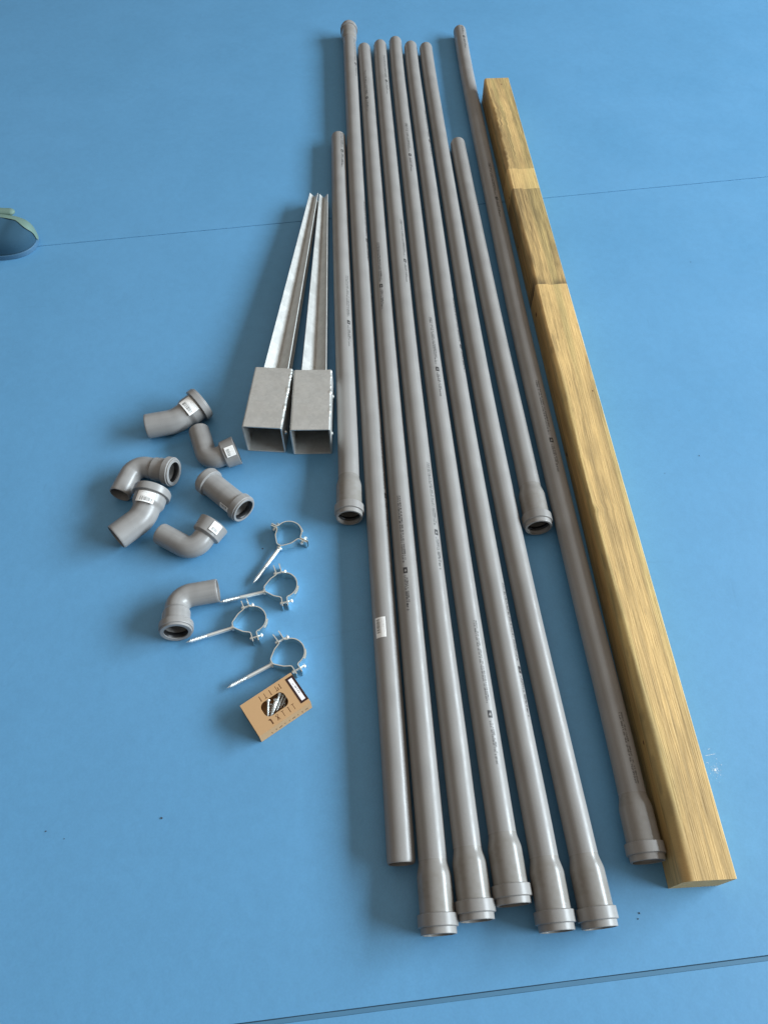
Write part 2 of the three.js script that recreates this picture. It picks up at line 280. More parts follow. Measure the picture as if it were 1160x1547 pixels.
pipes.H = pipe('short grey pipe with open collar between long pipes and the one by the timber', [[0.202, -1.9715], [0.2170, -1.6873], [0.2449, -1.2085], [0.267, -0.8805], [0.2778, -0.7142]], 'near', [], 8);
pipes.I = pipe('long grey pipe lying alone against the wooden post', [[0.2446, -2.6288], [0.2513, -2.3554], [0.2786, -1.6873], [0.2996, -1.2085], [0.3194, -0.8805], [0.3386, -0.5807], [0.3550, -0.3536], [0.3632, -0.211], [0.3658, -0.1653]], 'near', [[-2.5426, 0.5, 2], [-1.6827, 0.42, 2], [-0.9003, 0.42, 2], [-0.21, 0.5, 1]], 9);
{ // bar code sticker on the pipe that lies the other way round
  const { root, far, base } = pipes.B; let s0 = 0; while (far.at(s0).p.z < -0.533) s0 += 0.002;
  const g = patch(far, s0, s0 + 0.036, 0.05, -0.85, PR + 0.0006, base, 8, 12);
  part('barcode_sticker', g, M.sticker[0], root, 'white paper bar code sticker');
}

// ---------------------------------------------------------------- wooden post
{
  const A = new THREE.Vector3(0.324, 0, -2.225), B = new THREE.Vector3(0.431, 0, -0.137), L = A.distanceTo(B), W = 0.035, H = 0.07;
  const R = rng(12), knots = [[0.035, 0.112, 0.0035], [0.70, 0.02, 0.005], [1.22, 0.128, 0.003], [1.33, 0.012, 0.007], [0.53, 0.04, 0.006], [0.95, 0.03, 0.009], [1.9, 0.05, 0.005]];
  const wood = (u, v) => {
    const s = u * 2.1, q = v * 0.28; let warp = (vnoise(s * 2.2, q * 18, 101) - 0.5) * 0.012 + (vnoise(s * 4, q * 30, 102) - 0.5) * 0.002, kd = 0;
    for (const [ks, kq, kr] of knots) { const dx = (s - ks) / 3.2, dq = q - kq, d = Math.hypot(dx, dq); warp += Math.sign(dq) * kr * 0.9 * Math.exp(-(d * d) / (kr * kr * 4)); if (d < kr * 1.6) kd = Math.max(kd, 1 - smooth(kr * 0.25, kr * 0.6, Math.hypot((s - ks) / 1.5, dq))); }
    const g = q + warp + s * 0.0035, y1 = vnoise(g * 170, s * 0.9, 103), y2 = vnoise(g * 460, s * 3.2, 104), fib = vnoise(g * 1500, s * 40, 105), spot = vnoise(s * 5, q * 40, 106), cool = vnoise(s * 3.1 + 9, g * 55, 107);
    let k = 1 + (y2 - 0.5) * 0.06 + (fib - 0.5) * 0.06 + (spot - 0.5) * 0.12 + (vnoise(s * 22, q * 110, 115) - 0.5) * 0.10 + (vnoise(s * 60, g * 420, 116) - 0.5) * 0.07 - smooth(0.4, 1.0, y1) * 0.07;
    // planed and stained lengths with sharp ends across the grain
    const jag = (vnoise(q * 90, 3, 109) - 0.5) * 0.005, S = s + jag;
    let dirt = 0; const blot = 0.6 * vnoise(s * 5, g * 130, 110) + 0.4 * vnoise(s * 26, g * 420, 117);
    if (S < 0.455) dirt = 0.20 + 0.42 * smooth(0.3, 0.75, blot); else if (S < 0.541) dirt = 0; else if (S < 0.90) dirt = 0.18 + 0.14 * (1 - smooth(0.62, 0.78, S)) + 0.45 * smooth(0.3, 0.75, blot) + 0.9 * smooth(0.86, 0.9, S) * vnoise(s * 40, q * 60, 111); else dirt = 0.05 + 0.22 * smooth(0.5, 0.9, blot);
    dirt += smooth(0.6, 0.95, vnoise(s * 3.2, g * 170, 112)) * 0.28; dirt += 0.3 * smooth(0.72, 0.9, vnoise(s * 30, g * 260, 113)) * smooth(0.45, 0.7, vnoise(s * 2.7, g * 40, 114));
    k *= 1 - dirt * 0.40;
    let c = [0.83 * k, 0.69 * k, 0.455 * k]; const gr = smooth(0.5, 0.9, cool) * 0.45; c = [c[0] * (1 - 0.10 * gr), c[1] * (1 - 0.02 * gr), c[2] * (1 - 0.03 * gr)];
    if (kd > 0) c = c.map((x, i) => x * (1 - kd) + [0.33, 0.21, 0.11][i] * kd);
    const f = hash2(u * 2048, v * 512, 108) - 0.5; return c.map((x) => x * (1 + f * 0.05));
  };
  const map = dataTex(2048, 512, wood), bump = dataTex(2048, 512, (u, v) => 0.5 + (vnoise(v * 200, u * 60, 121) - 0.5) * 0.6 + (vnoise(v * 60, u * 500, 122) - 0.5) * 0.25, false);
  M.wood = new THREE.MeshStandardMaterial({ map, bumpMap: bump, bumpScale: 0.0005, roughness: 0.7 });
  const endTex = dataTex(256, 256, (u, v) => { const x = u - 0.15, y = v + 0.25, r = Math.hypot(x, y) + (vnoise(u * 5, v * 5, 131) - 0.5) * 0.04, ring = smooth(0.55, 0.95, (r * 17) % 1), ray = vnoise(Math.atan2(y, x) * 90, r * 6, 132), k = (1 - ring * 0.28 + (ray - 0.5) * 0.16) * (0.95 + 0.1 * hash2(u * 256, v * 256, 133)); return [0.83 * k, 0.69 * k, 0.46 * k]; });
  M.endGrain = new THREE.MeshStandardMaterial({ map: endTex, roughness: 0.85 });
  const mid = A.clone().lerp(B, 0.5), dir = B.clone().sub(A).normalize();
  const root = thing('wooden_post', 'long square sawn timber post lying right of the grey pipes', 'wooden post', [mid.x, 0, mid.z], Math.atan2(dir.x, dir.z));
  // cross-section: rounded corners; the upper left arris is waney and chipped near the far end
  const N = 280, pos = [], nor = [], uv = [], idx = [], K = 7;
  const section = (s) => {
    const chip = smooth(0.10, 0.16, s) * (1 - smooth(0.40, 0.50, s)), tooth = ((s * 26 + 0.4 * Math.sin(s * 31)) % 1);
    const wane = 0.0040 + 0.0062 * vnoise(s * 5, 1, 141) + 0.004 * smooth(1.4, 1.8, s) + chip * (0.002 + 0.0045 * tooth) + 0.004 * smooth(0.9, 1, vnoise(s * 14, 4, 142));
    const r = [0.0016, wane, 0.0016, 0.0018], bow = (vnoise(s * 1.5, 7, 143) - 0.5) * 0.0018;
    const C = [[-W, 0, Math.PI * 1.5, Math.PI], [-W, H, Math.PI, Math.PI / 2], [W, H, Math.PI / 2, 0], [W, 0, 0, -Math.PI / 2]], out = [];
    C.forEach(([x, y, a0, a1], i) => { const cx = x - Math.sign(x) * r[i], cy = y ? y - r[i] : r[i]; for (let k = 0; k <= K; k++) { const a = a0 + (a1 - a0) * k / K; out.push([cx + r[i] * Math.cos(a) + bow, cy + r[i] * Math.sin(a), Math.cos(a), Math.sin(a)]); } });
    return out;
  };
  const cols = 4 * (K + 1) + 1;
  for (let i = 0; i <= N; i++) {
    const s = i / N * L, c = section(s); let per = 0;
    for (let k = 0; k < cols; k++) {
      const p = c[k % c.length], b = c[(k + c.length - 1) % c.length]; if (k) per += Math.hypot(p[0] - b[0], p[1] - b[1]);
      const corner = Math.floor(k / (K + 1)), j = k % (K + 1); pos.push(p[0], p[1], s - L / 2); nor.push(p[2], p[3], 0);
      uv.push(s / 2.1, k === cols - 1 ? 1 : (0.25 * corner + (corner < 4 ? Math.min(0.02, per) * 0 : 0)) + (j / K - 0.5) * 0.02 + 0.0);
    }
  }
  for (let i = 0; i < N; i++) for (let k = 0; k < cols - 1; k++) { const a = i * cols + k, b = a + cols; idx.push(a, b, a + 1, b, b + 1, a + 1); }
  const g = new THREE.BufferGeometry(); g.setAttribute('position', new THREE.Float32BufferAttribute(pos, 3)); g.setAttribute('normal', new THREE.Float32BufferAttribute(nor, 3)); g.setAttribute('uv', new THREE.Float32BufferAttribute(uv, 2)); g.setIndex(idx);
  part('timber', g, M.wood, root);
  for (const e of [0, 1]) {
    const c = section(e * L), sh = new THREE.Shape(c.map((p) => new THREE.Vector2(p[0], p[1]))), eg = new THREE.ShapeGeometry(sh), u = eg.attributes.uv;
    for (let i = 0; i < u.count; i++) u.setXY(i, u.getX(i) / 0.07 + 0.5, u.getY(i) / 0.07);
    eg.translate(0, 0, e ? L / 2 : -L / 2); if (!e) eg.index.array.reverse(); part('end_grain', eg, M.endGrain, root, 'pale sawn end of the post');
  }
}

// ---------------------------------------------------------------- steel post spikes
function spike(label, at, turn, seed, tipLean) {
  const root = thing('post_spike', label, 'post spike', at, turn, 'galvanised post spikes');
  // local: sleeve mouth at z = 0 facing +z, spike runs to -z; sleeve lies on the floor
  const w = 0.076, h = 0.074, D = 0.156, t = 0.0021, r = 0.0042, R = rng(seed);
  const rr = (x0, y0, x1, y1, q, s) => { s.moveTo(x0 + q, y0); s.lineTo(x1 - q, y0); s.quadraticCurveTo(x1, y0, x1, y0 + q); s.lineTo(x1, y1 - q); s.quadraticCurveTo(x1, y1, x1 - q, y1); s.lineTo(x0 + q, y1); s.quadraticCurveTo(x0, y1, x0, y1 - q); s.lineTo(x0, y0 + q); s.quadraticCurveTo(x0, y0, x0 + q, y0); return s; };
  const sh = rr(-w / 2, 0, w / 2, h, r, new THREE.Shape()); sh.holes.push(rr(-w / 2 + t, t, w / 2 - t, h - t, r - t * 0.8, new THREE.Path()));
  const g = new THREE.ExtrudeGeometry(sh, { depth: D - 0.001, bevelEnabled: true, bevelSize: 0.0004, bevelThickness: 0.0005, bevelSegments: 1, curveSegments: 6, steps: 1 }); g.translate(0, 0.0004, -D);
  const sleeve = part('sleeve', g, M.zinc, root);
  part('base_plate', boxGeo(w - 2 * t - 0.001, h - 2 * t - 0.001, 0.003, 0, h / 2, -D + 0.004), M.zinc, root);
  // rough weld along the upper right edge
  { const p = [], id = [], n = 60; for (let i = 0; i <= n; i++) { const z = -0.003 - (D - 0.008) * i / n, b = 0.0007 + 0.0016 * Math.pow(vnoise(i * 0.55, seed, 201), 2) + (vnoise(i * 0.13, seed, 202) > 0.62 ? 0.0009 : 0); for (let k = 0; k <= 6; k++) { const a = -0.5 + k / 6 * 2.6; p.push(w / 2 - 0.0026 + (b + 0.0014) * Math.cos(a), h - 0.0022 + (b + 0.0014) * Math.sin(a), z); } if (i < n) for (let k = 0; k < 6; k++) { const a = i * 7 + k; id.push(a, a + 1, a + 7, a + 7, a + 1, a + 8); } }
    const wg = new THREE.BufferGeometry(); wg.setAttribute('position', new THREE.Float32BufferAttribute(p, 3)); wg.setIndex(id); wg.computeVertexNormals(); part('weld_bead', wg, M.weldBead, sleeve, 'lumpy bright weld along the sleeve edge'); }
  // clamping lugs with a bolt on the right-hand wall
  for (const z of [-0.022, -0.118]) { const b = part('bolt', cylBetween([w / 2, h * 0.5, z], [w / 2 + 0.0022, h * 0.5, z], 0.0045, 0.004, 6), M.plated, sleeve); part('bolt_tip', cylBetween([w / 2 + 0.0022, h * 0.5, z], [w / 2 + 0.0032, h * 0.5, z], 0.0024, 0.0022, 10), M.plated, sleeve); }
  // four tapering blades that meet in the spike's axis
  const L = 0.652, y0 = h / 2, th = 0.0023, z0 = -D - 0.0005;
  for (const [sx, sy] of [[-1, 1], [1, 1], [-1, -1], [1, -1]]) {
    const a0 = sy > 0 ? 0.0255 : 0.024, a1 = 0.0105, yT = sy > 0 ? 0.020 : -0.022, p = [], id = [], n = 24, nx = sx > 0 ? -yT : yT, q = Math.hypot(a0, yT), ox = -yT / q * th / 2 * sx, oy = a0 / q * th / 2;
    for (let i = 0; i <= n; i++) {
      const s = i / n, z = z0 - L * s + (i === n ? 0.0 : 0), wx = a0 + (a1 - a0) * s, wy = yT * (1 - s * 0.42), cx = tipLean * s * s, root0 = 0.0009, e = i === n ? 0.55 : 1, dn = (vnoise(s * 40, sx + 2 * sy, seed) - 0.5) * 0.0007;
      // inner and outer edge on both faces of the plate
      const I = [cx + sx * root0, y0 + Math.sign(yT) * root0 - 0.012 * s], O = [cx + sx * wx, y0 + wy - 0.012 * s + dn];
      p.push(I[0] + ox, I[1] + oy, z, O[0] + ox, O[1] + oy, z, O[0] - ox, O[1] - oy, z, I[0] - ox, I[1] - oy, z);
    }
    for (let i = 0; i < n; i++) for (let k = 0; k < 4; k++) { const a = i * 4 + k, b = i * 4 + (k + 1) % 4; id.push(a, b, a + 4, a + 4, b, b + 4); }
    id.push(n * 4, n * 4 + 1, n * 4 + 2, n * 4, n * 4 + 2, n * 4 + 3, 0, 2, 1, 0, 3, 2);
    let bg = new THREE.BufferGeometry(); bg.setAttribute('position', new THREE.Float32BufferAttribute(p, 3)); bg.setIndex(id);
    const uvA = []; for (let i = 0; i < p.length / 3; i++) uvA.push(p[i * 3] * 1.4, p[i * 3 + 2]); bg.setAttribute('uv', new THREE.Float32BufferAttribute(uvA, 2)); bg = bg.toNonIndexed(); bg.computeVertexNormals();
    part('blade', bg, M.zinc, root);
  }
}
spike('galvanised post spike on the left, tilted inward, its square sleeve nearest the plastic bends', [-0.2317, 0, -0.9095], -0.0665, 3, 0);
spike('galvanised post spike on the right, its square sleeve beside the short grey pipe', [-0.1398, 0, -0.9035], 0.0165, 4, 0);

// ---------------------------------------------------------------- plastic bends and coupler
function collarStrips(S, rIn, rOut, rLip, dir, lenRim, lenLip) {
  // S mouth position, dir +1: mouth at larger s
  const q = (d) => S - dir * d, st = [
    [[q(lenLip + lenRim + 0.0006), rIn], [q(lenLip + lenRim), rOut - 0.0012]], arcTo(q(lenLip + lenRim), rOut - 0.0012, q(lenLip + lenRim - 0.0012), rOut, false, 3), [[q(lenLip + lenRim - 0.0012), rOut], [q(lenLip + 0.0012), rOut]],
    arcTo(q(lenLip + 0.0012), rOut, q(lenLip), rOut - 0.0012, true, 3), [[q(lenLip), rOut - 0.0012], [q(lenLip), rLip]], [[q(lenLip), rLip], [q(0.0008), rLip]], arcTo(q(0.0008), rLip, q(0), rLip - 0.0008, true, 3), [[q(0), rLip - 0.0008], [q(0), rLip - 0.0032]], [[q(0), rLip - 0.0032], [q(0.006), rLip - 0.0038]]];
  return st;
}
function bend(name, label, pts, fillet, o) {
  const path = makePath(pts, fillet), L = path.L, r = o.r, rs = o.rs, w = 0.0022, Ls = o.socket;   // r spigot, rs socket outer radius, socket length
  const m = path.at(L / 2).p, base = [m.x, 0, m.z], root = thing(name, label, o.category ?? 'pipe bend', base, 0, o.group);
  const neck = L - Ls, J = o.step ?? 0.012;
  const inner = o.plain ? rs - 0.0022 : rs - 0.003, end = L - 0.0002;
  const strips = [[[0.0002, r - w], [0, r - 0.0013]], arcTo(0, r - 0.0013, 0.004, r, false, 4), line(0.004, neck, r, r, 40), easeLine(neck, neck + J, r, o.plain ? rs - 0.0018 : rs, 7), line(neck + J, end, o.plain ? rs - 0.0018 : rs, rs, 6)];
  if (o.plain) strips.push(arcTo(end, rs, end + 0.0006, rs - 0.0006, true, 3), [[end + 0.0006, rs - 0.0006], [end + 0.0006, inner]]); else strips.push([[end, rs], [end, inner]]);
  strips.push(line(end, neck + J, inner, inner, 4), [[neck + J, inner], [neck + J - 0.003, r - w]], line(neck + J - 0.003, 0.0002, r - w, r - w, 30));
  part('bend_body', sweep(path, strips, 56, base), M.pvcFitting, root);
  if (!o.plain) {
    const c = part('collar', sweep(path, collarStrips(L, rs, o.rim, o.rim - 0.0022, 1, 0.0125, o.lip ?? 0.003), 64, base), M.pvcFitting, root);
    const ri = o.rim - 0.0058; part('seal_ring', sweep(path, [Array.from({ length: 11 }, (_, i) => [L - 0.0075 + 0.0065 * Math.cos(i / 10 * Math.PI), ri - 0.0042 * Math.sin(i / 10 * Math.PI)])], 56, base), M.rubber, c);
  }
  if (o.seam) part('moulding_seam', sweep({ L, at: path.at }, [[[neck - 0.002, r], [neck - 0.001, r + 0.0006], [neck, r]]], 40, base), M.pvcFitting, root);
  if (o.sticker) { const [d0, d1, a0, a1, k, turned] = o.sticker; const g = patch(path, L - d0, L - d1, a0, a1, (s) => rs + 0.0005, base, 10, 14); if (turned) { const u = g.attributes.uv; for (let i = 0; i < u.count; i++) u.setXY(i, u.getY(i), 1 - u.getX(i)); } part('barcode_sticker', g, M.sticker[k], root, 'white bar code sticker'); }
  return root;
}
const GB = 'grey plastic pipe bends';
bend('pipe_bend', 'wide grey pipe bend turned slightly, bar code sticker behind its wide collar, farthest fitting', [[-0.4698, 0.0247, -0.9541], [-0.414, 0.0252, -0.967], [-0.3640, 0.0345, -1.0108]], 0.05, { r: 0.0245, rs: 0.0285, rim: 0.0342, socket: 0.046, sticker: [0.042, 0.0185, -0.95, 0.30, 1, true], group: GB });
bend('pipe_bend', 'grey right-angle bend with plain socket, between the widest bend and the coupler', [[-0.3667, 0.0202, -0.9485], [-0.3374, 0.0215, -0.8700], [-0.2840, 0.0285, -0.8915]], 0.022, { r: 0.0202, rs: 0.0282, socket: 0.030, step: 0.005, plain: true, sticker: [0.020, 0.002, -0.95, -0.25, 2, true], group: GB });
bend('pipe_bend', 'grey right-angle bend with black seal lying behind the other leftmost bend', [[-0.4924, 0.0202, -0.7920], [-0.4746, 0.0215, -0.8600], [-0.3960, 0.0285, -0.8381]], 0.024, { r: 0.0202, rs: 0.0225, rim: 0.0282, socket: 0.044, step: 0.004, seam: true, sticker: [0.030, 0.016, 0.75, 1.25, 0, true], group: GB });
bend('pipe_bend', 'wide grey bend with large bar code sticker, frontmost of the two touching bends', [[-0.4785, 0.0247, -0.6960], [-0.4373, 0.0260, -0.7368], [-0.4262, 0.0345, -0.7951]], 0.05, { r: 0.0245, rs: 0.0292, rim: 0.0345, socket: 0.042, sticker: [0.040, 0.0185, -0.70, 0.45, 0, true], group: GB });
bend('pipe_bend', 'grey right-angle bend with plain socket lying alone below the coupler', [[-0.4023, 0.0202, -0.7070], [-0.337, 0.0208, -0.6696], [-0.3058, 0.0285, -0.7223]], 0.024, { r: 0.0202, rs: 0.0282, socket: 0.030, step: 0.005, plain: true, sticker: [0.020, 0.002, -1.05, -0.40, 1, true], group: GB });
bend('pipe_bend', 'grey right-angle bend whose black seal faces the camera, beside the clamp screws', [[-0.2838, 0.0202, -0.5920], [-0.352, 0.0208, -0.5780], [-0.3415, 0.0285, -0.5095]], 0.026, { r: 0.0202, rs: 0.0228, rim: 0.0282, socket: 0.044, step: 0.006, lip: 0.004, sticker: [0.036, 0.018, -1.6, -1.05, 2, true], group: GB });
{ // coupler: a straight sleeve with a collar at both ends
  const path = makePath([[-0.3357, 0.0272, -0.8230], [-0.2549, 0.0272, -0.7524]]), L = path.L, m = path.at(L / 2).p, base = [m.x, 0, m.z];
  const root = thing('pipe_coupler', 'straight grey pipe coupler with a collar and black seal at either end', 'pipe coupler', base);
  part('coupler_body', sweep(path, [line(0.0002, L - 0.0002, 0.0228, 0.0228, 8), [[L - 0.0002, 0.0228], [L - 0.0002, 0.0206]], line(L - 0.0002, 0.0002, 0.0206, 0.0206, 4), [[0.0002, 0.0206], [0.0002, 0.0228]]], 56, base), M.pvcFitting, root);
  part('stop_ridge', sweep(path, [[[L / 2 - 0.002, 0.0207], [L / 2 - 0.001, 0.0188]], [[L / 2 - 0.001, 0.0188], [L / 2 + 0.001, 0.0188]], [[L / 2 + 0.001, 0.0188], [L / 2 + 0.002, 0.0207]]], 48, base), M.pvcFitting, root);
  for (const [S, d] of [[L, 1], [0, -1]]) {
    const c = part('collar', sweep(path, collarStrips(S, 0.0228, 0.0270, 0.0250, d, 0.0135, 0.003), 64, base), M.pvcFitting, root);
    part('seal_ring', sweep(path, [Array.from({ length: 11 }, (_, i) => [S - d * 0.0072 + d * 0.006 * Math.cos(i / 10 * Math.PI), 0.0214 - 0.004 * Math.sin(i / 10 * Math.PI)])], 56, base), M.rubber, c);
  }
  part('barcode_sticker', patch(path, L - 0.040, L - 0.0185, -1.65, -1.05, 0.0233, base, 8, 10), M.sticker[1], root, 'white bar code sticker on the side of the coupler');
}

// ---------------------------------------------------------------- pipe clamps with hanger screws
function screwGeo(L, r, threadFrom, pitch, tip, seg = 20, root = 0.80) {
  // along -x from x = 0 to x = -L; the thread is a real helical ridge
  const step = pitch / 10, n = Math.ceil(L / step), pos = [], idx = [];
  for (let i = 0; i <= n; i++) {
    const x = Math.min(L, i * step), taper = x > L - tip ? Math.max(0.02, (L - x) / tip) : 1;
    for (let k = 0; k <= seg; k++) {
      const a = k / seg * Math.PI * 2, ph = ((x / pitch - k / seg) % 1 + 1) % 1, ridge = Math.max(0, 1 - Math.abs(ph - 0.5) * 3.4), th = x > threadFrom ? smooth(threadFrom, threadFrom + 0.002, x) : 0;
      const rr = (r * (1 - th * (1 - root)) + th * r * (1.08 - root) * ridge) * taper; pos.push(-x, rr * Math.cos(a), rr * Math.sin(a));
    }
    if (i < n) for (let k = 0; k < seg; k++) { const b = i * (seg + 1) + k, c = b + seg + 1; idx.push(b, b + 1, c, c, b + 1, c + 1); }
  }
  const g = new THREE.BufferGeometry(); g.setAttribute('position', new THREE.Float32BufferAttribute(pos, 3)); g.setIndex(idx); g.computeVertexNormals(); return g;
}
function bandGeo(pts, th, y0, y1) {
  // a bent strip standing on edge: offset the line both ways and extrude upwards
  const n = pts.length, left = [], right = [];
  for (let i = 0; i < n; i++) {
    const a = pts[Math.max(0, i - 1)], b = pts[Math.min(n - 1, i + 1)], p = pts[i]; let nx = -(b[1] - a[1]), ny = b[0] - a[0]; const l = Math.hypot(nx, ny); nx /= l; ny /= l;
    left.push(new THREE.Vector2(p[0] + nx * th / 2, p[1] + ny * th / 2)); right.push(new THREE.Vector2(p[0] - nx * th / 2, p[1] - ny * th / 2));
  }
  const g = new THREE.ExtrudeGeometry(new THREE.Shape([...left, ...right.reverse()]), { depth: y1 - y0 - 0.0006, bevelEnabled: true, bevelSize: 0.0002, bevelThickness: 0.0003, bevelSegments: 1 });
  g.rotateX(-Math.PI / 2); g.translate(0, y0 + 0.0003, 0); return g;
}
const roundCorners = (pts, d) => { const out = [pts[0]]; for (let i = 1; i < pts.length - 1; i++) { const [a, v, b] = [pts[i - 1], pts[i], pts[i + 1]], f = (q) => { const l = Math.hypot(q[0] - v[0], q[1] - v[1]), k = Math.min(0.45, d / l); return [v[0] + (q[0] - v[0]) * k, v[1] + (q[1] - v[1]) * k]; }, s = f(a), e = f(b); for (let k = 0; k <= 4; k++) { const t = k / 4; out.push([(1 - t) ** 2 * s[0] + 2 * t * (1 - t) * v[0] + t * t * e[0], (1 - t) ** 2 * s[1] + 2 * t * (1 - t) * v[1] + t * t * e[1]]); } } out.push(pts[pts.length - 1]); return out; };
function clampThing(label, at, dir, o) {
  const turn = Math.atan2(-dir[1], dir[0]), root = thing('pipe_clamp', label, 'pipe clamp', [at[0], 0, at[1]], turn, 'steel pipe clamps with hanger screws'), h = 0.0195, th = 0.0015, mm = 0.001;
  const gx = o.gap, xl = -gx / 2 + 1, xr = gx / 2 + 1, pu = o.up ?? 38, pd = o.down ?? 38;   // prongs
  const L1 = [[xl + o.splayU, pu], [xl, 23.5], [xl - 2.5, 21.5], [-15, 17.2], [-25.5, 7.5], [-28.6, 4.2], [-28.6, -4.2], [-25.5, -7.5], [-15, -17.2], [xl - 2.5, -21.5], [xl, -23.5], [xl + o.splayD, -pd]].map(([x, y]) => [x * mm, y * mm]);
  const arc = [], R = 23.5; for (let i = 0; i <= 18; i++) { const a = (84 - 168 * i / 18) * Math.PI / 180; arc.push([(xr + 0.6 + R * Math.cos(a) * 0.93) * mm, R * Math.sin(a) * mm]); }
  const R1 = [[(xr + o.splayU * 0.4) * mm, (pu + 1) * mm], ...arc.slice(0, 1).map((p) => [xr * mm, 25.2 * mm]), ...arc, [xr * mm, -25.2 * mm], [(xr + o.splayD) * mm, -(pd + 1) * mm]];
  part('band_half', bandGeo(roundCorners(L1, 0.0022), th, 0.0003, h), M.platedBand, root);
  part('band_half', bandGeo(roundCorners(R1, 0.0016), th, 0.0003, h), M.platedBand, root);
  // reinforcing rib pressed into the round half
  const ribs = []; for (let i = 0; i <= 10; i++) { const a = (-52 + 40 * i / 10) * Math.PI / 180; ribs.push([(xr + 0.6 + (R * 0.93 + 1.5) * Math.cos(a)) * mm, (R + 1.5) * Math.sin(a) * mm]); }
  part('pressed_rib', bandGeo(ribs, 0.0016, 0.0065, 0.0135), M.platedBand, root);
  // a screw through each pair of prongs
  for (const [y, sp] of [[29.5, o.splayU * 0.35], [-30, o.splayD * 0.35]]) {
    const x0 = xl + sp - 4.2, x1 = xr + sp + o.proud, z = -y * mm, Y = 0.0105;
    const b = part('bolt', cylBetween([x0 * mm, Y, z], [x1 * mm, Y, z], 0.0019, 0.0019, 12), M.plated, root);
    const head = new THREE.LatheGeometry([[0, 0.0034], [0.0018, 0.0031], [0.0034, 0.0021], [0.0041, 0.0005], [0.0041, 0], [0, 0]].map(([a, c]) => new THREE.Vector2(a, c)), 18); head.rotateZ(-Math.PI / 2); head.translate(x1 * mm, Y, z); part('bolt_head', head, M.plated, b);
    part('nut', cylBetween([(xl + sp - 3.0) * mm, Y, z], [(xl + sp - 0.9) * mm, Y, z], 0.0037, 0.0037, 6), M.plated, b);
  }
  // boss and hanger screw
  const Y = 0.0085; part('boss', cylBetween([-0.0318, Y, 0], [-0.0288, Y, 0], 0.0052, 0.0058, 20), M.plated, root);
  const g = screwGeo(o.len, 0.0034, o.len * 0.52, 0.0026, 0.009); g.translate(-0.0316, Y, 0); part('hanger_screw', g, M.plated, root);
}
clampThing('steel pipe clamp nearest the coupler, prongs almost closed, screw pointing down', [-0.1730, -0.7090], [0.4926, -0.8702], { gap: 3.2, splayU: -0.6, splayD: 0.5, proud: 7, len: 0.080, up: 36, down: 40 });
clampThing('second steel pipe clamp from the top, screw pointing left above another clamp', [-0.1775, -0.6025], [0.9674, -0.2532], { gap: 9, splayU: -2.2, splayD: -0.6, proud: 6.5, len: 0.077, up: 42, down: 40 });
clampThing('steel pipe clamp whose screw tip reaches the bend with the black seal', [-0.2252, -0.5372], [0.943, -0.3318], { gap: 9, splayU: -1.4, splayD: 0.2, proud: 6, len: 0.078, up: 39, down: 40 });
clampThing('steel pipe clamp beside the cardboard screw box', [-0.1570, -0.4775], [0.863, -0.505], { gap: 9.5, splayU: -2.6, splayD: 0.8, proud: 8, len: 0.078, up: 42, down: 39 });

